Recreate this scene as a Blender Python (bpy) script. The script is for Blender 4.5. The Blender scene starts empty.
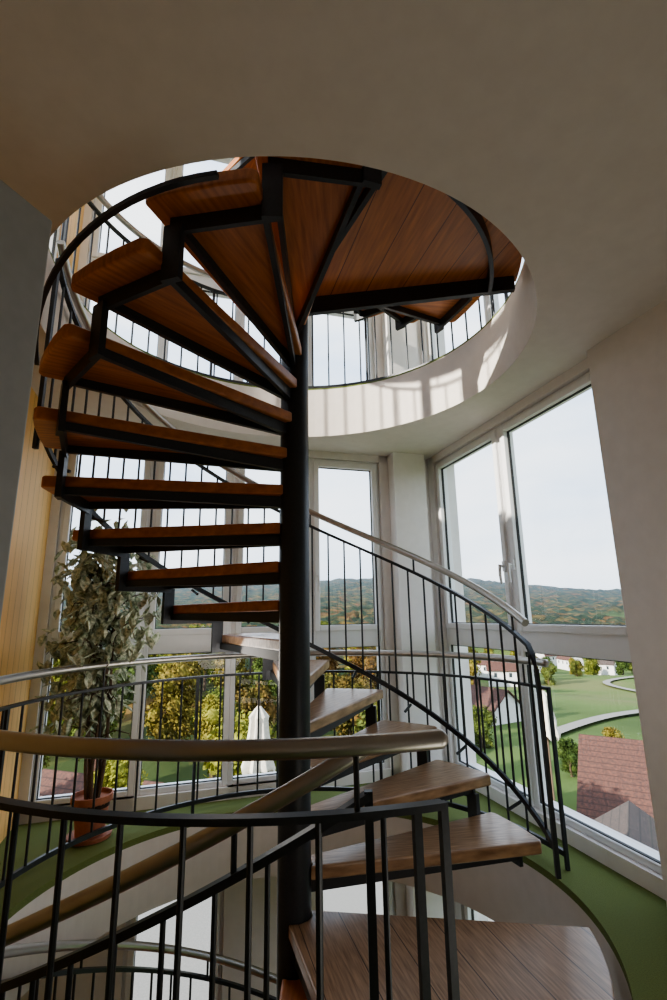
import bpy, bmesh, math, random
from mathutils import Vector, Matrix, noise
random.seed(7)
C=bpy.context.scene.collection
rad=math.radians
# ---------------------------------------------------------------- materials
def mat(name,base=(.8,.8,.8),rough=.6,metal=0.0,var=None,scale=(5,5,5),nscale=6,detail=4,bump=0.0,spec=.5,coat=0):
    m=bpy.data.materials.new(name);m.use_nodes=True
    nt=m.node_tree;b=nt.nodes['Principled BSDF']
    b.inputs['Base Color'].default_value=(*base,1);b.inputs['Roughness'].default_value=rough
    b.inputs['Metallic'].default_value=metal;b.inputs['Specular IOR Level'].default_value=spec
    b.inputs['Coat Weight'].default_value=coat;b.inputs['Coat Roughness'].default_value=.25
    tc=nt.nodes.new('ShaderNodeTexCoord');mp=nt.nodes.new('ShaderNodeMapping');mp.inputs['Scale'].default_value=scale
    nt.links.new(tc.outputs['Object'],mp.inputs['Vector'])
    n=nt.nodes.new('ShaderNodeTexNoise');n.inputs['Scale'].default_value=nscale;n.inputs['Detail'].default_value=detail
    nt.links.new(mp.outputs[0],n.inputs['Vector'])
    if var is not None:
        r=nt.nodes.new('ShaderNodeValToRGB');r.color_ramp.elements[0].position=.3;r.color_ramp.elements[1].position=.7
        r.color_ramp.elements[0].color=(*base,1);r.color_ramp.elements[1].color=(*var,1)
        nt.links.new(n.outputs['Fac'],r.inputs[0]);nt.links.new(r.outputs[0],b.inputs['Base Color'])
        m['ramp']=r.name
    if bump:
        bp=nt.nodes.new('ShaderNodeBump');bp.inputs['Strength'].default_value=bump;bp.inputs['Distance'].default_value=.01
        nt.links.new(n.outputs['Fac'],bp.inputs['Height']);nt.links.new(bp.outputs[0],b.inputs['Normal'])
    return m
def planks(m,axis,freq,width=.03,dark=(.03,.015,.008)):
    nt=m.node_tree;b=nt.nodes['Principled BSDF'];src=b.inputs['Base Color'].links[0].from_socket
    tc=nt.nodes.new('ShaderNodeTexCoord');s=nt.nodes.new('ShaderNodeSeparateXYZ');nt.links.new(tc.outputs['Object'],s.inputs[0])
    mu=nt.nodes.new('ShaderNodeMath');mu.operation='MULTIPLY';mu.inputs[1].default_value=freq
    nt.links.new(s.outputs[axis],mu.inputs[0])
    fr=nt.nodes.new('ShaderNodeMath');fr.operation='FRACT';nt.links.new(mu.outputs[0],fr.inputs[0])
    lt=nt.nodes.new('ShaderNodeMath');lt.operation='LESS_THAN';lt.inputs[1].default_value=width;nt.links.new(fr.outputs[0],lt.inputs[0])
    mx=nt.nodes.new('ShaderNodeMix');mx.data_type='RGBA';mx.inputs['B'].default_value=(*dark,1)
    nt.links.new(lt.outputs[0],mx.inputs['Factor']);nt.links.new(src,mx.inputs['A']);nt.links.new(mx.outputs['Result'],b.inputs['Base Color'])
PLAS=mat('plaster',(.74,.69,.64),.85,var=(.70,.65,.60),nscale=3,bump=.05)
WALLW=mat('wall_paint',(.86,.82,.80),.8,var=(.82,.78,.76),nscale=3)
OCHRE=mat('ochre_boards',(.92,.57,.22),.6,var=(.84,.50,.18),scale=(8,8,.6))
planks(OCHRE,1,9,.05,(.45,.24,.08))
CARPET=mat('green_carpet',(.12,.16,.045),.95,var=(.17,.21,.06),nscale=40,bump=.4)
WOOD=mat('tread_wood',(.58,.215,.065),.42,var=(.34,.11,.034),scale=(1.2,14,6),nscale=4,detail=8,coat=.2)
GWOOD=mat('sky_greyed_tread_wood',(.52,.33,.19),.38,var=(.22,.12,.06),scale=(1.5,22,6),nscale=5,detail=9,coat=.35)  # greyer copy for the lower treads, sky reflection put into the wood colour
LWOOD=mat('landing_wood',(.60,.23,.07),.42,var=(.38,.13,.042),scale=(1.2,14,6),nscale=4,detail=8,coat=.2)
planks(LWOOD,1,5.5,.02)
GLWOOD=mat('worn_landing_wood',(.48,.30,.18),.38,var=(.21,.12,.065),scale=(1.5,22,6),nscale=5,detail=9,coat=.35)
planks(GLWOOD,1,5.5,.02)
STEEL=mat('dark_steel',(.030,.035,.042),.42,.2,var=(.040,.045,.053),nscale=20)
BRASS=mat('handrail_metal',(.50,.475,.445),.36,1.0,var=(.45,.43,.40),scale=(1,1,1),nscale=8)
PVC=mat('white_frame',(.88,.88,.89),.35,var=(.86,.86,.87))
GASK=mat('gasket',(.03,.03,.03),.6)
DOORM=mat('door_grey',(.46,.47,.47),.5,var=(.42,.43,.43))
TERRA=mat('terracotta',(.48,.18,.10),.7,var=(.38,.14,.08),nscale=9)
SOIL=mat('soil',(.05,.03,.02),.95,bump=.5)
BARK=mat('bark',(.16,.11,.07),.9,var=(.10,.07,.05),nscale=20,bump=.4)
LEAF=mat('ficus_leaf',(.20,.28,.15),.45,var=(.92,.94,.80),nscale=10,detail=2)
CANVAS=mat('parasol_canvas',(.76,.72,.64),.9,var=(.62,.58,.50))
HWALL=mat('house_render',(.76,.74,.72),.85,var=(.68,.66,.64),nscale=1)
HWALL2=mat('house_render_warm',(.5,.46,.40),.85,var=(.44,.40,.34),nscale=1)
ROOFR=mat('red_roof_tiles',(.14,.058,.04),.9,var=(.055,.032,.027),nscale=2,detail=8)
planks(ROOFR,2,5,.15,(.05,.025,.02))
ROOFG=mat('grey_roof_tiles',(.10,.07,.058),.9,var=(.055,.045,.04),nscale=2,detail=8)
planks(ROOFG,2,5,.15,(.05,.04,.035))
DARKG=mat('dark_window_glass',(.05,.06,.07),.15)
PAVE=mat('terrace_paving',(.26,.245,.22),.9,var=(.20,.19,.17),nscale=8)
g=bpy.data.materials.new('window_glass');g.use_nodes=True;nt=g.node_tree;nt.nodes.clear()
o=nt.nodes.new('ShaderNodeOutputMaterial');t=nt.nodes.new('ShaderNodeBsdfTransparent');gl=nt.nodes.new('ShaderNodeBsdfGlossy');gl.inputs['Roughness'].default_value=.02
mx=nt.nodes.new('ShaderNodeMixShader');mx.inputs[0].default_value=.035
t.inputs[0].default_value=(.98,.99,.99,1)
nt.links.new(t.outputs[0],mx.inputs[1]);nt.links.new(gl.outputs[0],mx.inputs[2]);nt.links.new(mx.outputs[0],o.inputs[0])
GLASS=g
def foliage():
    m=bpy.data.materials.new('autumn_foliage');m.use_nodes=True;nt=m.node_tree;b=nt.nodes['Principled BSDF'];b.inputs['Roughness'].default_value=.95;b.inputs['Specular IOR Level'].default_value=.1
    oi=nt.nodes.new('ShaderNodeObjectInfo');r=nt.nodes.new('ShaderNodeValToRGB');cr=r.color_ramp
    cols=[(0,(.05,.08,.022)),(.3,(.13,.16,.035)),(.5,(.28,.27,.05)),(.64,(.19,.14,.035)),(.78,(.10,.13,.032)),(1,(.16,.09,.03))]
    cr.elements[0].position=0;cr.elements[0].color=(*cols[0][1],1);cr.elements[1].position=1;cr.elements[1].color=(*cols[-1][1],1)
    for p,c in cols[1:-1]:
        e=cr.elements.new(p);e.color=(*c,1)
    tc=nt.nodes.new('ShaderNodeTexCoord');n=nt.nodes.new('ShaderNodeTexNoise');n.inputs['Scale'].default_value=2.2;n.inputs['Detail'].default_value=6
    nt.links.new(tc.outputs['Object'],n.inputs[0])
    ad=nt.nodes.new('ShaderNodeMath');ad.operation='MULTIPLY_ADD';ad.inputs[1].default_value=.35;nt.links.new(n.outputs['Fac'],ad.inputs[0])
    sb=nt.nodes.new('ShaderNodeMath');sb.operation='SUBTRACT';sb.inputs[1].default_value=.17
    nt.links.new(oi.outputs['Random'],sb.inputs[0]);nt.links.new(sb.outputs[0],ad.inputs[2]);nt.links.new(ad.outputs[0],r.inputs[0])
    hs=nt.nodes.new('ShaderNodeMix');hs.data_type='RGBA';hs.blend_type='MULTIPLY';hs.inputs['Factor'].default_value=.6
    n2=nt.nodes.new('ShaderNodeTexNoise');n2.inputs['Scale'].default_value=9;n2.inputs['Detail'].default_value=10;nt.links.new(tc.outputs['Object'],n2.inputs[0])
    r2=nt.nodes.new('ShaderNodeValToRGB');r2.color_ramp.elements[0].position=.42;r2.color_ramp.elements[1].position=.58;r2.color_ramp.elements[0].color=(.3,.3,.3,1);r2.color_ramp.elements[1].color=(1.3,1.3,1.3,1)
    nt.links.new(n2.outputs['Fac'],r2.inputs[0]);nt.links.new(r.outputs[0],hs.inputs['A']);nt.links.new(r2.outputs[0],hs.inputs['B']);nt.links.new(hs.outputs['Result'],b.inputs['Base Color'])
    return m
FOL=foliage()
# ---------------------------------------------------------------- mesh helpers
class MB:
    def __init__(s): s.v=[];s.f=[];s.mi=[];s.cur=0
    def add(s,vs,fs,M=None):
        o=len(s.v)
        for p in vs:
            p=Vector(p);s.v.append(M@p if M is not None else p)
        for f in fs: s.f.append([i+o for i in f]);s.mi.append(s.cur)
    def box(s,x0,x1,y0,y1,z0,z1,M=None):
        s.add([(x0,y0,z0),(x1,y0,z0),(x1,y1,z0),(x0,y1,z0),(x0,y0,z1),(x1,y0,z1),(x1,y1,z1),(x0,y1,z1)],
              [(0,3,2,1),(4,5,6,7),(0,1,5,4),(1,2,6,5),(2,3,7,6),(3,0,4,7)],M)
    def prism(s,pts,z0,z1,M=None):
        n=len(pts);vs=[(x,y,z0) for x,y in pts]+[(x,y,z1) for x,y in pts]
        fs=[list(range(n))[::-1],list(range(n,2*n))]+[(i,(i+1)%n,(i+1)%n+n,i+n) for i in range(n)]
        s.add(vs,fs,M)
    def lathe(s,prof,seg=24,M=None):
        vs=[];n=len(prof)
        for r,z in prof:
            for i in range(seg):
                a=2*math.pi*i/seg;vs.append((r*math.cos(a),r*math.sin(a),z))
        fs=[]
        for j in range(n-1):
            for i in range(seg):
                fs.append((j*seg+i,j*seg+(i+1)%seg,(j+1)*seg+(i+1)%seg,(j+1)*seg+i))
        fs.append(list(range(seg))[::-1]);fs.append([(n-1)*seg+i for i in range(seg)])
        s.add(vs,fs,M)
    def tube(s,pts,r,seg=10,M=None,flat=None):
        pts=[Vector(p) for p in pts];n=len(pts);vs=[]
        for i,p in enumerate(pts):
            t=(pts[min(i+1,n-1)]-pts[max(i-1,0)]).normalized()
            up=Vector((0,0,1)) if abs(t.z)<.95 else Vector((1,0,0))
            sd=t.cross(up).normalized();u2=sd.cross(t)
            rr=r[i] if isinstance(r,(list,tuple)) else r
            for k in range(seg):
                a=2*math.pi*k/seg+math.pi/seg
                if flat: vs.append(p+sd*math.cos(a)*flat[0]+u2*math.sin(a)*flat[1])
                else: vs.append(p+sd*math.cos(a)*rr+u2*math.sin(a)*rr)
        fs=[]
        for i in range(n-1):
            for k in range(seg):
                fs.append((i*seg+k,i*seg+(k+1)%seg,(i+1)*seg+(k+1)%seg,(i+1)*seg+k))
        fs.append(list(range(seg)));fs.append([(n-1)*seg+k for k in range(seg)][::-1])
        s.add(vs,fs,M)
    def mesh(s,name,mats,smooth=False):
        me=bpy.data.meshes.new(name);me.from_pydata([tuple(v) for v in s.v],[],s.f)
        if not isinstance(mats,(list,tuple)): mats=[mats]
        for m in mats: me.materials.append(m)
        for p,i in zip(me.polygons,s.mi): p.material_index=i
        bm=bmesh.new();bm.from_mesh(me);bmesh.ops.recalc_face_normals(bm,faces=bm.faces);bm.to_mesh(me);bm.free()
        if smooth:
            for p in me.polygons: p.use_smooth=True
            try: me.set_sharp_from_angle(angle=rad(40))
            except Exception: pass
        return me
def obj(name,me,parent=None,loc=(0,0,0),rz=0,keep=True,**kw):
    ob=bpy.data.objects.new(name,me);C.objects.link(ob)
    ob.location=loc;ob.rotation_euler[2]=rz
    if parent is not None:
        ob.parent=parent
        if keep: ob.matrix_parent_inverse=world_m(parent).inverted()
    for k,v in kw.items(): ob[k]=v
    return ob
def world_m(o):
    m=Matrix.Translation(o.location)@Matrix.Rotation(o.rotation_euler[2],4,'Z')
    if o.parent is not None: m=world_m(o.parent)@o.matrix_parent_inverse@m
    return m
def empty(name,loc,parent=None,**kw):
    e=obj(name,None,parent,loc,**kw);e.empty_display_size=.2;return e
def bevel(ob,w=.005,seg=2):
    m=ob.modifiers.new('bevel','BEVEL');m.width=w;m.segments=seg;m.limit_method='ANGLE'
    return ob
# ---------------------------------------------------------------- layout
EYE=1.25;H=3.04;CEIL=2.63;RISE=.19;ST=18.5
PX,PY=-.20,2.5
RT=1.18;RC=1.24;RP=.074
th=rad(17);U=Vector((math.cos(th),math.sin(th),0));Wd=Vector((-math.sin(th),math.cos(th),0))
CP=Vector((.87,4.40,0));W=3.04;D=5.3
BL=CP-W*U
MR=Matrix(((U.x,Wd.x,0,BL.x),(U.y,Wd.y,0,BL.y),(0,0,1,0),(0,0,0,1)))
def robj(name,mb,m,**kw):
    ob=obj(name,mb.mesh(name,m),loc=BL,rz=th,kind='structure',**kw);return ob
ZB,ZT=-3.04,5.75
cr=MR.inverted()@Vector((PX,PY,0))
def slab(name,z0,z1,r,m,label):
    mb=MB();angs=[2*math.pi*i/144 for i in range(144)]
    x0,x1,y0,y1=-.2,W+.22,-D-.1,.22
    cs=[math.atan2(y-cr.y,x-cr.x)%(2*math.pi) for x in(x0,x1) for y in(y0,y1)]
    angs=sorted(angs+cs);n=len(angs);vs=[]
    for z in(z0,z1):
        for a in angs:
            c,s=math.cos(a),math.sin(a);vs.append((cr.x+r*c,cr.y+r*s,z))
        for a in angs:
            c,s=math.cos(a),math.sin(a)
            t=min([((x1 if c>0 else x0)-cr.x)/c if abs(c)>1e-9 else 1e9,((y1 if s>0 else y0)-cr.y)/s if abs(s)>1e-9 else 1e9])
            vs.append((cr.x+t*c,cr.y+t*s,z))
    fs=[]
    for i in range(n):
        j=(i+1)%n
        fs+=[(i,j,n+j,n+i),(2*n+i,2*n+j,3*n+j,3*n+i),(i,j,2*n+j,2*n+i),(n+i,n+j,3*n+j,3*n+i)]
    mb.add(vs,fs);ob=robj(name,mb,m,label=label,category='floor' if 'floor' in name else 'ceiling')
slab('floor',-.035,0,1.27,CARPET,'green carpeted floor around the round stairwell opening')
slab('ceiling',CEIL,H-.012,RC,PLAS,'white plastered ceiling with a round stairwell opening')
slab('floor.001',H-.012,H,RC,CARPET,'green carpeted floor of the storey above')
slab('ceiling.001',CEIL-H,-.035,1.27,PLAS,'white plastered slab edge of the storey below')
mb=MB();mb.box(-.2,W+.22,-D-.1,.22,-H-.1,-H);robj('floor.002',mb,CARPET,label='floor of the storey below',category='floor')
mb=MB();mb.box(-.2,W+.22,-D-.1,.22,ZT,ZT+.15);robj('ceiling.002',mb,PLAS,label='white ceiling of the storey above',category='ceiling')
WB0=-2.25
mb=MB();mb.box(-.2,0,-D,.22,ZB,H+.12);mb.box(-.2,0,-D,.22,H+2.52,ZT);mb.box(-.2,0,-.45,.22,H+.12,H+2.52);mb.box(-.2,0,-D,WB0,H+.12,H+2.52)
robj('wall_left',mb,OCHRE,label='ochre vertical boarded wall beside the stair',category='wall')
mb=MB()
for z0,z1 in((ZB,ZB+.08),(ZB+2.52,.08),(2.57,H+.08),(H+2.57,ZT)): mb.box(0,W-.4,0,.22,z0,z1)
mb.box(0,.06,0,.22,ZB,ZT)
mb.box(0,.69,.0,.22,ZB,.08)
mb.box(1.31,1.96,.0,.22,ZB,.08)
mb.box(2.56,W+.22,0,.22,ZB,ZT)
robj('wall_back',mb,WALLW,label='white painted wall between window bands',category='wall')
mb=MB();mb.box(2.64,2.94,-.13,0,ZB,ZT);robj('trim_1',mb,WALLW,label='white square corner pillar between the windows',category='pillar')
mb=MB()
for z0,z1 in((ZB,ZB+.08),(ZB+2.52,.08),(2.57,H+.08),(H+2.57,ZT)): mb.box(W,W+.22,-2.0,0,z0,z1)
mb.box(W,W+.22,-.09,0,ZB,ZT);mb.box(W-.06,W+.22,-D,-1.99,ZB,ZT)
robj('wall_right',mb,WALLW,label='off-white painted wall beside tall windows',category='wall')
mb=MB();mb.box(0,W,-D-.15,-D,ZB,H+.12);mb.box(0,W,-D-.15,-D,H+2.4,ZT)
robj('wall_rear',mb,WALLW,label='white wall behind the stair hall',category='wall')
# windows
wn=[0]
def window(M,wd,z0,z1,t0,t1,handle=None):
    wn[0]+=1
    loc=M.translation;rz=math.atan2(M[1][0],M[0][0])
    f=.038;mb=MB()
    mb.box(0,f,0,.09,z0,z1);mb.box(wd-f,wd,0,.09,z0,z1);mb.box(f,wd-f,0,.09,z0,z0+f);mb.box(f,wd-f,0,.09,z1-f,z1)
    mb.box(f,wd-f,0,.09,t0,t1)
    e=obj('window_%d'%wn[0],mb.mesh('window_frame',PVC),loc=loc,rz=rz,kind='structure',label='white framed window with a casement over a fixed pane',category='window')
    bevel(e,.006)
    s=.046;mb=MB();a,b=f-.012,wd-f+.012
    zb,zt=t1-.012,z1-f+.012
    mb.box(a,a+s,-.02,.05,zb,zt);mb.box(b-s,b,-.02,.05,zb,zt);mb.box(a+s,b-s,-.02,.05,zb,zb+s);mb.box(a+s,b-s,-.02,.05,zt-s,zt)
    bevel(obj('casement_sash',mb.mesh('casement_sash',PVC),e,keep=False),.006)
    mb=MB()
    for (x0,x1,y0,y1) in((a+s,b-s,zb+s,zt-s),(f,wd-f,z0+f,t0)):
        q=.005
        mb.box(x0,x0+q,.012,.03,y0,y1);mb.box(x1-q,x1,.012,.03,y0,y1);mb.box(x0,x1,.012,.03,y0,y0+q);mb.box(x0,x1,.012,.03,y1-q,y1)
    obj('gasket',mb.mesh('gasket',GASK),e,keep=False)
    mb=MB()
    for x0,x1,y0,y1 in((a+s,b-s,zb+s,zt-s),(f,wd-f,z0+f,t0)): mb.add([(x0,.02,y0),(x1,.02,y0),(x1,.02,y1),(x0,.02,y1)],[(0,1,2,3)])
    obj('window_pane',mb.mesh('window_pane',GLASS),e,keep=False)
    if handle:
        x=b-s/2 if handle>0 else a+s/2;zc=t1+.42
        mb=MB();mb.box(x-.014,x+.014,-.032,-.02,zc-.035,zc+.035);mb.tube([(x,-.03,zc),(x,-.062,zc)],.009)
        mb.tube([(x,-.06,zc+.01),(x,-.064,zc-.06),(x,-.058,zc-.12)],[.011,.010,.008])
        obj('window_handle',mb.mesh('window_handle',PVC,True),e,keep=False)
def Mw(o,x,y): return Matrix(((x.x,y.x,0,o.x),(x.y,y.y,0,o.y),(0,0,1,o.z),(0,0,0,1)))
for L in(0,H,-H):
    bays=[.06,.685,1.31,1.935,2.56]
    for i in range(4):
        if L<0 and i in(0,2): continue
        o=MR@Vector((bays[i],.03,0));window(Mw(o,U,Wd),bays[i+1]-bays[i],L+.08,L+2.57,L+1.0,L+1.14,handle=(1 if i%2==0 else -1))
    for b0,b1,hd in((-.09,-1.04,1),(-1.04,-1.99,-1)):
        o=MR@Vector((W+.03,b0,0));window(Mw(o,-Wd,U),b0-b1,L+.08,L+2.57,L+1.0,L+1.14,handle=hd)
for i in range(3):
    o=MR@Vector((W-i*W/3,-D-.02,0));window(Mw(o,-U,-Wd),W/3,H+.12,H+2.4,H+1.0,H+1.08)
for i in range(2):
    o=MR@Vector((-.03,WB0+i*(-.45-WB0)/2,0));window(Mw(o,Wd,-U),(-.45-WB0)/2,H+.12,H+2.52,H+1.0,H+1.08)
# door leaf
mb=MB();mb.box(0,.92,-.02,.02,.01,2.07)
e0=Vector((-.60,.90));e1=Vector((-.925,.04));dv=(e0-e1)
dr=obj('door_1',mb.mesh('door_leaf',DOORM),loc=(e1.x,e1.y,0),rz=math.atan2(dv.y,dv.x),kind='structure',label='grey painted door leaf standing open',category='door');bevel(dr,.004)
mb=MB();mb.tube([(.86,-.02,1.02),(.86,-.07,1.02),(.76,-.07,1.02)],.009)
obj('door_handle',mb.mesh('door_handle',BRASS,True),dr,keep=False)
# ---------------------------------------------------------------- staircase
def pol(r,a,z=0): return (r*math.cos(rad(a)),r*math.sin(rad(a)),z)
SS=empty('spiral_staircase',(PX,PY,-H),label='spiral staircase with wooden treads on a dark steel column',category='staircase')
mb=MB();mb.lathe([(RP,-H),(RP,6.0),(RP-.01,6.01)],40)
obj('column',mb.mesh('column',STEEL,True),SS,(PX,PY,0))
wt=19.8
def tread_mesh(m):
    mb=MB();mb.prism([pol(RT-.014,0)[:2],pol(RT,1.2)[:2],pol(RT-.004,wt/3)[:2],pol(RT-.004,wt*2/3)[:2],pol(RT,wt-1.2)[:2],pol(RT-.014,wt)[:2]]+[pol(.078,a)[:2] for a in(55,35,12,-10,-32)],-.055,0)
    return mb.mesh('tread',m)
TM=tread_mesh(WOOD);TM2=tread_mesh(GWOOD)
def radial(mb,a,r0,r1,wd,z0,z1,z0b=None):
    M=Matrix.Rotation(rad(a),4,'Z')
    z0b=z0 if z0b is None else z0b
    h=wd/2
    mb.add([(r0,-h,z0b),(r1,-h,z0),(r1,h,z0),(r0,h,z0b),(r0,-h,z1),(r1,-h,z1),(r1,h,z1),(r0,h,z1)],
              [(0,3,2,1),(4,5,6,7),(0,1,5,4),(1,2,6,5),(2,3,7,6),(3,0,4,7)],M)
mb=MB()
radial(mb,3.2,.06,1.07,.022,-.09,-.055,-.112)
radial(mb,20.2,.06,1.07,.022,-.09,-.055,-.112)
p0=Vector(pol(1.08,2.2));p1=Vector(pol(1.08,22.4))
for q0,q1,z0,z1 in((p0,p1,-.115,-.055),):
    d=(q1-q0).normalized();nn=Vector((d.y,-d.x,0))*.009
    mb.add([q0-nn+Vector((0,0,z0)),q1-nn+Vector((0,0,z0)),q1+nn+Vector((0,0,z0)),q0+nn+Vector((0,0,z0)),q0-nn+Vector((0,0,z1)),q1-nn+Vector((0,0,z1)),q1+nn+Vector((0,0,z1)),q0+nn+Vector((0,0,z1))],
      [(0,3,2,1),(4,5,6,7),(0,1,5,4),(1,2,6,5),(2,3,7,6),(3,0,4,7)])
radial(mb,21.6,1.07,1.095,.07,-.115,.10)
BM=mb.mesh('tread_bracket',STEEL,True)
def tread(a,z,m=None):
    t=obj('tread',m or TM,SS,(PX,PY,z),rad(a));bv=bevel(t,.009,3)
    obj('tread_bracket',BM,t,keep=False)
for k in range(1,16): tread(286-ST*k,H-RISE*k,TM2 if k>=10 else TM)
for k in range(1,14): tread(286-ST*k,-RISE*k)
for k in range(9,16): tread(286-ST*k,2*H-RISE*k)
def landing_mesh(m):
    mb=MB();mb.prism([pol(1.215,68*i/24)[:2] for i in range(25)]+[pol(.078,a)[:2] for a in(95,60,34,5,-30)],-.05,.001)
    return mb.mesh('landing',m)
mb=MB()
for a in(2,66): radial(mb,a,.06,1.19,.03,-.13,-.05,-.15)
radial(mb,10,.06,1.06,.022,-.09,-.05,-.11)
mb.tube([pol(1.06,2+64*i/20,-.09) for i in range(21)],.03,4,flat=(.014,.062))
LB=mb.mesh('landing_bracket',STEEL,True)
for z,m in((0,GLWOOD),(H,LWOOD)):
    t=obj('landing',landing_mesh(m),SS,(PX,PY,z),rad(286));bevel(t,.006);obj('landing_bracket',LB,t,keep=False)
def bal_mesh(h,r=.0065,name='baluster'):
    mb=MB();mb.tube([(0,0,0),(0,0,h)],r,8);return mb.mesh(name,STEEL,True)
FR=1.205
def flight(zoff,a0,a1,z_hand=1.0):
    zl=lambda a: zoff+RISE*(a-286)/ST
    N=int((a1-a0)/3);A=[a0+(a1-a0)*i/N for i in range(N+1)]
    P=lambda a,dz,r=FR:Vector((PX,PY,0))+Vector(pol(r,a,zl(a)+dz))
    e=empty('stair_railing',P(a0,0),SS)
    mb=MB()
    bend=[P(a0-3.2,z_hand-.30),P(a0-2.8,z_hand-.20),P(a0-1.6,z_hand-.14)]
    mb.tube(bend+[P(a,z_hand-.11) for a in A],0,4,flat=(.018,.013));mb.tube([P(a,.03) for a in A],0,4,flat=(.011,.02))
    mb.tube([P(a0-3.2,-.10),P(a0-3.2,z_hand-.29)],.014,4);mb.tube([P(a1,-.10),P(a1,z_hand-.10)],.014,4)
    mb.tube([P(a0-3.2,.02),P(a0,.03)],0,4,flat=(.011,.02))
    for i in range(int((a1-a0)/37)+1):
        a=a0+6+37*i
        if a<a1: mb.tube([P(a,z_hand-.11),P(a,z_hand-.02)],.007,6)
    for k in range(-2,40):
        a=286-ST*k+10
        if a0<a<a1: mb.tube([P(a,0),P(a,-.03,1.12)],.009,6)
    obj('rail_frame',mb.mesh('rail_frame',STEEL,True),e)
    mb=MB();pts=[P(a,z_hand) for a in A];mb.tube(pts,.021,14)
    obj('handrail',mb.mesh('handrail',BRASS,True),e)
    bm_=bal_mesh(z_hand-.14);n=int((a1-a0)/5.6)
    for i in range(n):
        a=a0+(a1-a0)*i/n
        obj('baluster',bm_,e,P(a,.03))
flight(H,9,196)
flight(0,40,283,.97)
flight(2*H,7,100)
mb=MB();mb.tube([Vector((PX,PY,EYE))+Vector(pol(1.205,a,1.02+.34*math.sin(rad(min(90,(a-190)*1.25))))) for a in range(203,264,3)],.0,4,flat=(.013,.013))
obj('curved_rail',mb.mesh('curved_rail',STEEL,True),SS)
# guard railings
def guard(z,a0,a1,r=1.37,label=''):
    P=lambda a,h,rr=r:Vector((PX,PY,z+h))+Vector(pol(rr,a))
    e=empty('guard_railing',P(a0,0),label=label,category='railing',group='round stairwell guard railings')
    N=int((a1-a0)/2.5);A=[a0+(a1-a0)*i/N for i in range(N+1)]
    mb=MB();mb.tube([P(a,.98) for a in A],.021,14)
    for a,s in((a0,-1),(a1,1)):
        p=P(a,.98);mb.lathe([(.001,-.021),(.012,-.018),(.021,-.006),(.021,.006),(.012,.018),(.001,.021)],14,Matrix.Translation(p))
    obj('handrail',mb.mesh('handrail',BRASS,True),e)
    mb=MB();mb.tube([P(a,.85) for a in A],0,4,flat=(.020,.010));obj('top_rail',mb.mesh('top_rail',STEEL,True),e)
    mb=MB();mb.tube([P(a,.07) for a in A],0,4,flat=(.013,.018));obj('bottom_rail',mb.mesh('bottom_rail',STEEL,True),e)
    mb=MB();mb.tube([(0,0,0),(0,0,.855)],.012,4);pm=mb.mesh('post',STEEL)
    mb=MB();mb.tube([(0,0,0),(0,0,.13)],.006,6);sm=mb.mesh('handrail_support',STEEL)
    for a in(a0,a1,a1-2.6): obj('post',pm,e,P(a,0),rad(a))
    for i in range(7): obj('handrail_support',sm,e,P(a0+8+(a1-a0-16)*i/6,.845))
    for i in range(4): obj('post',pm,e,P(a0+(a1-a0)*(i+1)/5,0),rad(a0+(a1-a0)*(i+1)/5))
    n=int((a1-a0)/5.6);b_=bal_mesh(.79)
    for i in range(1,n): obj('baluster',b_,e,P(a0+(a1-a0)*i/n,.065))
guard(0,14,288,label='black steel guard railing with rounded metal handrail on the green carpet')
guard(H,14,288,label='black steel guard railing around the upper stairwell opening')
# ---------------------------------------------------------------- ficus
FX,FY=-1.47,3.30
F=empty('potted_ficus',(FX,FY,0),label='tall variegated ficus in a terracotta pot on green carpet',category='plant')
mb=MB();mb.lathe([(.078,0),(.10,.17),(.103,.17),(.115,.175),(.117,.212),(.107,.214),(.103,.19),(.02,.185)],32,Matrix.Translation((FX,FY,.025)))
obj('pot',mb.mesh('pot',TERRA,True),F)
mb=MB();mb.lathe([(.09,.002),(.12,.006),(.125,.028),(.115,.028),(.02,.015)],32,Matrix.Translation((FX,FY,0)));obj('saucer',mb.mesh('saucer',TERRA,True),F)
mb=MB();mb.lathe([(.10,.17),(.10,.202),(.02,.21)],24,Matrix.Translation((FX,FY,0)));obj('soil',mb.mesh('soil',SOIL,True),F)
mb=MB();tips=[]
for i in range(5):
    a=2*math.pi*i/5;b0=Vector((FX+.03*math.cos(a),FY+.03*math.sin(a),.18));pts=[b0]
    top=Vector((FX+.09*math.cos(a+.8)-.02,FY+.09*math.sin(a+.8),1.6+.27*random.random()))
    for j in range(1,9):
        t=j/8;pts.append(b0.lerp(top,t)+Vector((.02*math.sin(5*t+i),.02*math.cos(6*t+i),0)))
    mb.tube(pts,[.012*(1-.6*j/8) for j in range(9)],7)
    for j in range(16):
        t=random.uniform(.35,1);p=pts[min(8,int(t*8))];d=Vector((random.gauss(0,1),random.gauss(0,1),random.uniform(.0,1.3))).normalized()*random.uniform(.12,.29)
        q=p+d;mid=(p+q)/2+Vector((0,0,.03));mb.tube([p,mid,q,q+Vector((d.x*.15,d.y*.15,-.05))],[.005,.004,.003,.002],5);tips+=[mid,q,q]
obj('stem',mb.mesh('stem',BARK,True),F)
mb=MB()
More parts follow.
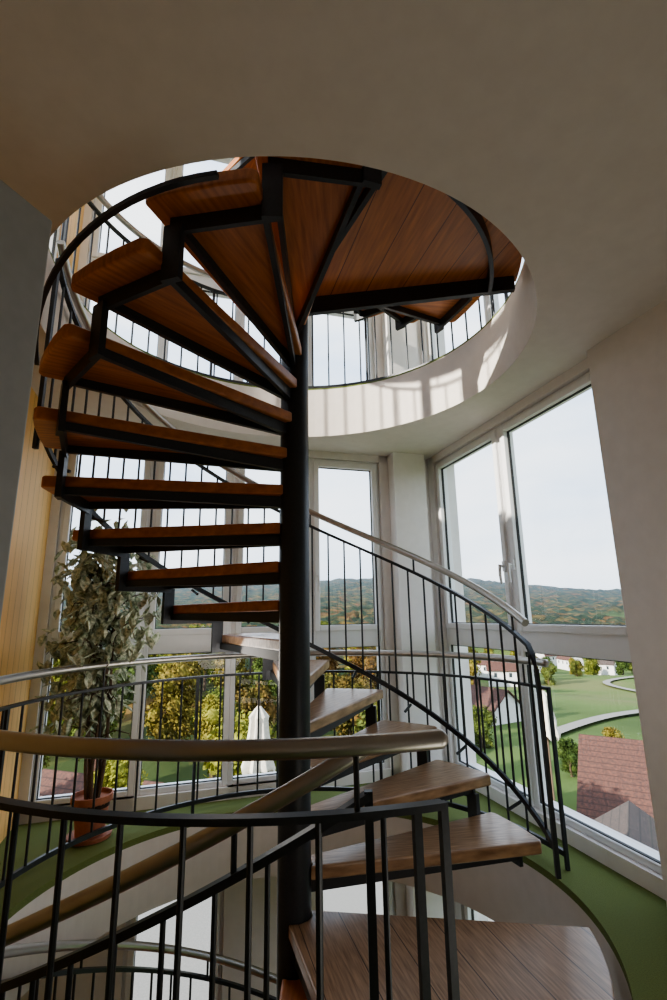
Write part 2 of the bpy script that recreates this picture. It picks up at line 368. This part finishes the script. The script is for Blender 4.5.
for i in range(1800):
    c=random.choice(tips)+Vector((random.gauss(0,.055),random.gauss(0,.055),random.gauss(-.03,.09)))
    if c.z<.55 or c.x>FX+.33 or (MR.inverted()@c).x<.08 or (MR.inverted()@c).y>-.1 or (c.xy-Vector((PX,PY))).length<1.44 and c.z<1.05: continue
    l=random.uniform(.07,.11);w=l*.27
    M=Matrix.Translation(c)@Matrix.Rotation(random.uniform(0,6.28),4,'Z')@Matrix.Rotation(random.uniform(.2,1.4),4,'Y')
    mb.add([(0,0,0),(l*.35,w,.006),(l*.7,w*.8,.004),(l,0,-.008),(l*.7,-w*.8,.004),(l*.35,-w,.006),(l*.5,0,-.006)],[(0,6,1),(1,6,2),(2,6,3),(3,6,4),(4,6,5),(5,6,0)],M)
ob=obj('foliage',mb.mesh('foliage',LEAF),F);ob['kind']='stuff'
# ---------------------------------------------------------------- outdoors
def sm(x,a,b):
    t=max(0,min(1,(x-a)/(b-a)));return t*t*(3-2*t)
def height(x,y):
    r=math.hypot(x,y);phi=math.degrees(math.atan2(x,y))
    h=-9-6*sm(r,40,160)
    el=3.2-1.7*sm(phi,5,35)
    n=noise.noise(Vector((x*.0022,y*.0022,3)))
    R0=170 if phi<12 else 240
    h+=sm(r,R0,900)*(15+900*math.tan(rad(el))*(1+.4*n))
    h+=sm(r,1000,2400)*(2400*math.tan(rad(.85))*(1+.5*noise.noise(Vector((x*.0012,y*.0012,8)))))
    h+=3*noise.noise(Vector((x*.02,y*.02,0)))*sm(r,40,120)
    return h
nr,na=200,720;vs=[];fo=[];rr=[]
for i in range(nr):
    r=9*(3200/9)**(i/(nr-1))
    for j in range(na):
        a=2*math.pi*j/na;x,y=r*math.sin(a),r*math.cos(a);z=height(x,y)
        phi=math.degrees(math.atan2(x,y))
        f=sm(noise.noise(Vector((x*.007,y*.007,1)))+(1.0*sm(r,170,300)-.36),-.06,.06)
        near=sm(14-phi,0,3)
        f=max(f,near*sm(r,26,50))
        z+=f*(6+2.5*noise.noise(Vector((x*.09,y*.09,5)))+3*noise.noise(Vector((x*.3,y*.3,5))))*max(sm(r,60,120),near*.45*sm(r,24,45))
        vs.append((x,y,z));fo.append(f);rr.append(r)
fs=[(i*na+j,i*na+(j+1)%na,(i+1)*na+(j+1)%na,(i+1)*na+j) for i in range(nr-1) for j in range(na)]
vs.append((0,0,-9));fo.append(0);rr.append(0);fs+=[(nr*na,j,(j+1)%na) for j in range(na)]
mb=MB();mb.add(vs,fs)
tm=bpy.data.materials.new('countryside');tm.use_nodes=True;nt=tm.node_tree;b=nt.nodes['Principled BSDF'];b.inputs['Roughness'].default_value=.95;b.inputs['Specular IOR Level'].default_value=.1
def N(t,**k):
    n=nt.nodes.new(t)
    for a,v in k.items(): setattr(n,a,v)
    return n
tc=N('ShaderNodeTexCoord')
n1=N('ShaderNodeTexNoise');n1.inputs['Scale'].default_value=.03;n1.inputs['Detail'].default_value=8;nt.links.new(tc.outputs['Object'],n1.inputs[0])
r1=N('ShaderNodeValToRGB');r1.color_ramp.elements[0].color=(.06,.09,.03,1);r1.color_ramp.elements[1].color=(.14,.15,.06,1);r1.color_ramp.elements[0].position=.38;r1.color_ramp.elements[1].position=.62;nt.links.new(n1.outputs['Fac'],r1.inputs[0])
e=r1.color_ramp.elements.new(.5);e.color=(.10,.145,.045,1)
v1=N('ShaderNodeTexVoronoi');v1.inputs['Scale'].default_value=.17;nt.links.new(tc.outputs['Object'],v1.inputs['Vector'])
sp=N('ShaderNodeSeparateColor');nt.links.new(v1.outputs['Color'],sp.inputs[0])
r2=N('ShaderNodeValToRGB');cr2=r2.color_ramp;cr2.elements[0].color=(.022,.04,.02,1);cr2.elements[1].color=(.13,.065,.025,1)
for p,c in((.4,(.035,.052,.022)),(.65,(.07,.066,.026)),(.85,(.14,.10,.03))):
    e=cr2.elements.new(p);e.color=(*c,1)
nt.links.new(sp.outputs[0],r2.inputs[0])
mu=N('ShaderNodeMix',data_type='RGBA',blend_type='MULTIPLY');mu.inputs['Factor'].default_value=.65
r3=N('ShaderNodeValToRGB');r3.color_ramp.elements[0].color=(1.3,1.3,1.3,1);r3.color_ramp.elements[1].color=(.25,.25,.25,1);r3.color_ramp.elements[1].position=.7
nt.links.new(v1.outputs['Distance'],r3.inputs[0]);nt.links.new(r2.outputs[0],mu.inputs['A']);nt.links.new(r3.outputs[0],mu.inputs['B'])
at=N('ShaderNodeAttribute',attribute_name='forest');m1=N('ShaderNodeMix',data_type='RGBA');nt.links.new(at.outputs['Fac'],m1.inputs['Factor']);nt.links.new(r1.outputs[0],m1.inputs['A']);nt.links.new(mu.outputs['Result'],m1.inputs['B'])
ah=N('ShaderNodeAttribute',attribute_name='haze');m2=N('ShaderNodeMix',data_type='RGBA');m2.inputs['B'].default_value=(.13,.18,.23,1);nt.links.new(ah.outputs['Fac'],m2.inputs['Factor']);nt.links.new(m1.outputs['Result'],m2.inputs['A'])  # distance haze painted into the terrain colour as blue-grey
nt.links.new(m2.outputs['Result'],b.inputs['Base Color'])
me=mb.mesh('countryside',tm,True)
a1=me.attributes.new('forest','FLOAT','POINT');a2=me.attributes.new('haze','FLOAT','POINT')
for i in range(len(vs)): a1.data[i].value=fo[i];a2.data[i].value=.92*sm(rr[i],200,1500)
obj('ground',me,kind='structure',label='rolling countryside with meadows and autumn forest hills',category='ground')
# curving lane across the meadow
ctl=[(20,46),(26,58),(33,72),(36,90),(31,104),(27,118),(33,138)]
pts=[]
for i in range(len(ctl)-1):
    for j in range(8):
        t=j/8;p=[Vector(ctl[max(0,min(len(ctl)-1,i+q))]) for q in(-1,0,1,2)]
        v=.5*((2*p[1])+(p[2]-p[0])*t+(2*p[0]-5*p[1]+4*p[2]-p[3])*t*t+(3*p[1]-p[0]-3*p[2]+p[3])*t**3)
        az,d=v;pts.append(Vector((d*math.sin(rad(az)),d*math.cos(rad(az)))))
mb=MB();vv=[]
for i,p in enumerate(pts):
    t=(pts[min(i+1,len(pts)-1)]-pts[max(i-1,0)]).normalized();nn=Vector((-t.y,t.x))*.65
    for s_ in(-1,1):
        q=p+nn*s_;vv.append((q.x,q.y,height(p.x,p.y)+.3))
mb.add(vv,[(2*i,2*i+1,2*i+3,2*i+2) for i in range(len(pts)-1)])
obj('lane',mb.mesh('lane',PAVE),kind='structure',label='pale curving lane across the green meadow',category='road')
# trees: crown of leaf sprays over lumpy core
def crown(seed):
    random.seed(seed);mb=MB();blobs=[]
    for i in range(16):
        a=random.uniform(0,6.28);z=random.uniform(-.7,.85);rr_=random.uniform(.1,.62)*(1-abs(z)*.55)
        blobs.append((Vector((rr_*math.cos(a),rr_*math.sin(a),z)),random.uniform(.2,.42)))
    bm=bmesh.new()
    for c,r in blobs: bmesh.ops.create_icosphere(bm,subdivisions=2,radius=r*.74,matrix=Matrix.Translation(c))
    mb.add([v.co.copy() for v in bm.verts],[[v.index for v in f.verts] for f in bm.faces]);bm.free()
    for i in range(4200):
        c,r=random.choice(blobs);d=Vector((random.gauss(0,1),random.gauss(0,1),random.gauss(0,1))).normalized()
        p=c+d*r*random.uniform(.72,1.25);s=random.uniform(.03,.065)
        q=Vector((random.gauss(0,1),random.gauss(0,1),random.gauss(0,1))).normalized();e1_=q.orthogonal().normalized()*s;e2_=q.cross(e1_.normalized())*s*.7
        mb.add([p-e1_,p-e2_,p+e1_,p+e2_],[(0,1,2,3)])
    me=bpy.data.meshes.new('crown');me.from_pydata([tuple(v) for v in mb.v],[],mb.f);me.materials.append(FOL);return me
crowns=[crown(s) for s in(1,2,3,4)]
mb=MB();mb.tube([(0,0,-6),(0,.05,-3),(.03,0,-.3)],[.16,.12,.06],8)
for a in(0,2,4): mb.tube([(0,0,-1.2),(.25*math.cos(a),.25*math.sin(a),-.2)],[.06,.03],6)
TR=mb.mesh('trunk',BARK,True)
spots=[]
def tree(az,dist,top,r):
    x,y=dist*math.sin(rad(az)),dist*math.cos(rad(az));z=EYE+top-r*1.05
    for (sx,sy,sr) in spots:
        if math.hypot(x-sx,y-sy)<(sr+r)*.92: return
    spots.append((x,y,r))
    e=empty('autumn_tree',(x,y,height(x,y)),label='broadleaf tree in autumn foliage below the tower windows',category='tree',group='autumn trees around the tower')
    t=obj('trunk',TR,e,(x,y,z),0);t.scale=(r,r,r)
    c=obj('crown',random.choice(crowns),e,(x,y,z),random.uniform(0,6));c.scale=(r,r,r*random.uniform(1,1.25))
def house(x,y,rz,w,l,eave,ridge,roof,wall,label,chim=True):
    zg=height(x,y)-1;e=empty('house',(x,y,zg),label=label,category='house',group='village houses')
    spots.append((x,y,max(w,l)*.6))
    ez,rz_=eave-zg,ridge-zg
    def ch(name,mb,m): 
        o=obj(name,mb.mesh(name,m),e,keep=False);o.rotation_euler[2]=rz;return o
    mb=MB();mb.add([(-w/2,-l/2,0),(w/2,-l/2,0),(w/2,-l/2,ez),(0,-l/2,rz_),(-w/2,-l/2,ez),(-w/2,l/2,0),(w/2,l/2,0),(w/2,l/2,ez),(0,l/2,rz_),(-w/2,l/2,ez)],
      [(0,1,2,3,4),(5,9,8,7,6),(0,5,6,1),(1,6,7,2),(2,7,8,3),(3,8,9,4),(4,9,5,0)]);ch('wall',mb,wall)
    mb=MB();k=(rz_-ez)/(w/2);ov=.3;t=.12
    for s in(-1,1):
        xe=s*(w/2+ov);zz=ez-k*ov
        mb.add([(0,-l/2-ov,rz_+t),(xe,-l/2-ov,zz+t),(xe,l/2+ov,zz+t),(0,l/2+ov,rz_+t),(0,-l/2-ov,rz_+.02),(xe,-l/2-ov,zz+.02),(xe,l/2+ov,zz+.02),(0,l/2+ov,rz_+.02)],
          [(0,1,2,3),(4,7,6,5),(0,4,5,1),(1,5,6,2),(2,6,7,3),(3,7,4,0)])
    ch('roof',mb,roof)
    if chim:
        mb=MB();mb.box(w*.12,w*.12+.4,-.4,.2,rz_-1.0,rz_+.5);mb.box(w*.12-.05,w*.12+.45,-.45,.25,rz_+.5,rz_+.58);ch('chimney',mb,ROOFR)
    mb=MB()
    for zz in(ez-1.4,ez-3.6):
        if zz<1: continue
        n=max(2,int(l/2.2))
        for i in range(n):
            yy=-l/2+l*(i+.5)/n
            for s in(-1,1): mb.box(s*w/2-.03,s*w/2+.03,yy-.28,yy+.28,zz,zz+.8)
        m_=max(2,int(w/2.4))
        for i in range(m_):
            xx=-w/2+w*(i+.5)/m_
            for s in(-1,1): mb.box(xx-.28,xx+.28,s*l/2-.03,s*l/2+.03,zz,zz+.8)
    if mb.v: ch('house_window',mb,DARKG)
house(16.6,25.6,rad(57),6,9,-7.8,-5.1,ROOFR,HWALL2,'large house with a weathered red-brown tiled roof')
house(9.6,18.6,rad(-30),3.0,3.8,-6.7,-5.7,ROOFG,HWALL,'small white house with a grey-brown gabled roof',False)
house(-9.5,20,rad(70),4,7,-6.0,-4.3,ROOFR,HWALL2,'house with a red tiled roof among autumn trees')
house(14,56,rad(30),7,10,-9,-6.2,ROOFR,HWALL,'white village house with a red roof')
for i,(az,d,s) in enumerate([(13,105,1),(15.5,125,1.1),(17.5,110,.8),(11,135,1),(20,150,1.2),(24,175,1),(27,160,.9),(31,190,1.2),(22,190,1)]):
    x,y=d*math.sin(rad(az)),d*math.cos(rad(az));z=height(x,y)
    house(x,y,rad(37*i),4.5*s,7*s,z+3.2,z+5.2,ROOFR if i%3 else ROOFG,HWALL,'distant white village house with a tiled roof',False)
random.seed(11)
TL=[(-31,17,-2.9,1.2),(-35,15,-3.6,1.1),(-18,21,-3.6,1.5),(-22,16.5,-3.7,1.0),(-24,30,-2.6,1.9),(-13,26,-3.8,1.5),(-33,27,-2.2,2.1),(-9,32,-4.0,1.8),(-17,38,-3,2.4),(-28,42,-2.0,2.6),(-5,40,-4.3,2.1),(-21,52,-2.4,2.9),(-11,50,-3,2.7),(0,45,-4.6,2.2),(3,58,-4.2,2.8),(6,42,-5.2,1.8),(-1,70,-3.4,3.2),(9,66,-5,2.5),
    (12,36,-7,1.4),(15,44,-7.2,1.5),(14,90,-5.5,3.2),(10,110,-4.8,4),(38,50,-8.6,1.5),(-6,90,-2.5,4.5),(-15,80,-1.5,4.2),(-26,75,-1.2,4.2),(-20,105,-1,5),(-32,95,-1,4.6),(3,110,-2.5,4.5),(-37,34,-2.2,2.2),(-40,22,-3,1.4),(-12,66,-2.4,3),(-30,58,-1.6,3),(-3,55,-4,2.2),
    (23,38,-8.0,1.0),(27,43,-8.2,1.0),(30.5,44,-8.0,1.1),(33,46,-8,1.2)]
for i in range(160):
    az=random.uniform(-42,13);d=random.uniform(18,90);r=random.uniform(1.3,2.6);TL.append((az,d,-4.8+d*.04+random.uniform(-.7,.5),r))
for i in range(60):
    az=random.uniform(14,42);d=random.uniform(110,230);r=random.uniform(1.6,2.8);x,y=d*math.sin(rad(az)),d*math.cos(rad(az))
    TL.append((az,d,height(x,y)-EYE+r*2.0,r))
for t_ in TL: tree(*t_)
mb=MB();mb.box(-3,9,.3,9.5,-3.3,-3.1);obj('terrace',mb.mesh('terrace',PAVE),loc=BL,rz=th,kind='structure',label='paved terrace below the tower windows',category='terrace')
def parasol(x,y,top,s):
    e=empty('parasol',(x,y,-3.1),label='closed cream canvas garden parasol on the terrace',category='parasol',group='closed cream parasols')
    mb=MB();mb.tube([(x,y,-3.1),(x,y,top+.06)],.02,10);mb.lathe([(.25,0),(.25,.06),(.05,.1)],24,Matrix.Translation((x,y,-3.1)));obj('pole',mb.mesh('pole',BARK,True),e)
    mb=MB();prof=[(.015,0),(.06,-.06),(.13,-.16),(.12,-.22),(.14,-.4),(.18,-.62),(.17,-.7),(.22,-.85),(.21,-.92)]
    seg=40;vs=[]
    for j,(r,z) in enumerate(prof):
        for i in range(seg):
            a=2*math.pi*i/seg;rr_=r*s*(1+.22*math.cos(8*a+.2*j))
            zz=z*s-(.05*s*math.cos(8*a) if j>=7 else 0)
            vs.append((x+rr_*math.cos(a),y+rr_*math.sin(a),top+zz))
    mb.add(vs,[(j*seg+i,j*seg+(i+1)%seg,(j+1)*seg+(i+1)%seg,(j+1)*seg+i) for j in range(len(prof)-1) for i in range(seg)]+[list(range(seg))])
    obj('canopy',mb.mesh('canopy',CANVAS,True),e)
parasol(-.95,6.5,EYE-1.05,.8);parasol(3.72,9.6,EYE-1.38,.85)
# ---------------------------------------------------------------- light
w=bpy.data.worlds.new('sky');bpy.context.scene.world=w;w.use_nodes=True;nt=w.node_tree;bg=nt.nodes['Background']
tc=N('ShaderNodeTexCoord');s=N('ShaderNodeSeparateXYZ');nt.links.new(tc.outputs['Generated'],s.inputs[0])
r=N('ShaderNodeValToRGB');r.color_ramp.elements[0].color=(.66,.77,.90,1);r.color_ramp.elements[1].color=(.46,.63,.88,1);r.color_ramp.elements[1].position=.6;nt.links.new(s.outputs[2],r.inputs[0])
n=N('ShaderNodeTexNoise');n.inputs['Scale'].default_value=2.2;n.inputs['Detail'].default_value=6
mp=N('ShaderNodeMapping');mp.inputs['Scale'].default_value=(1,1,3.5);nt.links.new(tc.outputs['Generated'],mp.inputs[0]);nt.links.new(mp.outputs[0],n.inputs[0])
rc=N('ShaderNodeValToRGB');rc.color_ramp.elements[0].position=.35;rc.color_ramp.elements[1].position=.7;nt.links.new(n.outputs['Fac'],rc.inputs[0])
m=N('ShaderNodeMix',data_type='RGBA');m.inputs['B'].default_value=(.92,.955,1,1);nt.links.new(rc.outputs[0],m.inputs['Factor']);nt.links.new(r.outputs[0],m.inputs['A'])
nt.links.new(m.outputs['Result'],bg.inputs[0]);bg.inputs[1].default_value=1.75
sl=bpy.data.lights.new('sun','SUN');sl.energy=7;sl.angle=rad(.8);sl.color=(1,.93,.82)
so=bpy.data.objects.new('sun',sl);C.objects.link(so)
so.rotation_euler=Vector((.86,.42,-.40)).to_track_quat('-Z','Y').to_euler()
def fill_light(loc,e,r,col=(1,.93,.85)):  # unseen fill lights, added to brighten the interior; no fitting is modelled
    l=bpy.data.lights.new('added_fill','POINT');l.energy=e;l.shadow_soft_size=r;l.color=col
    o=bpy.data.objects.new('added_fill',l);C.objects.link(o);o.location=loc
fill_light((.95,.95,.25),8,.35)
fill_light((-.55,3.1,1.0),8,.25)
fill_light((.2,.35,4.6),30,.3)
vs_=bpy.context.scene.view_settings
vs_.view_transform='AgX'
try: vs_.look='AgX - Medium High Contrast'
except Exception: pass
vs_.exposure=.55
# ---------------------------------------------------------------- camera
cam=bpy.data.cameras.new('camera');co=bpy.data.objects.new('camera',cam);C.objects.link(co)
cam.sensor_fit='VERTICAL';cam.sensor_height=36;cam.lens=18;cam.clip_start=.02;cam.clip_end=6000
co.matrix_world=Matrix.Translation((0,0,EYE))@Matrix.Rotation(rad(103),4,'X')@Matrix.Rotation(rad(-1.0),4,'Z')
bpy.context.scene.camera=co
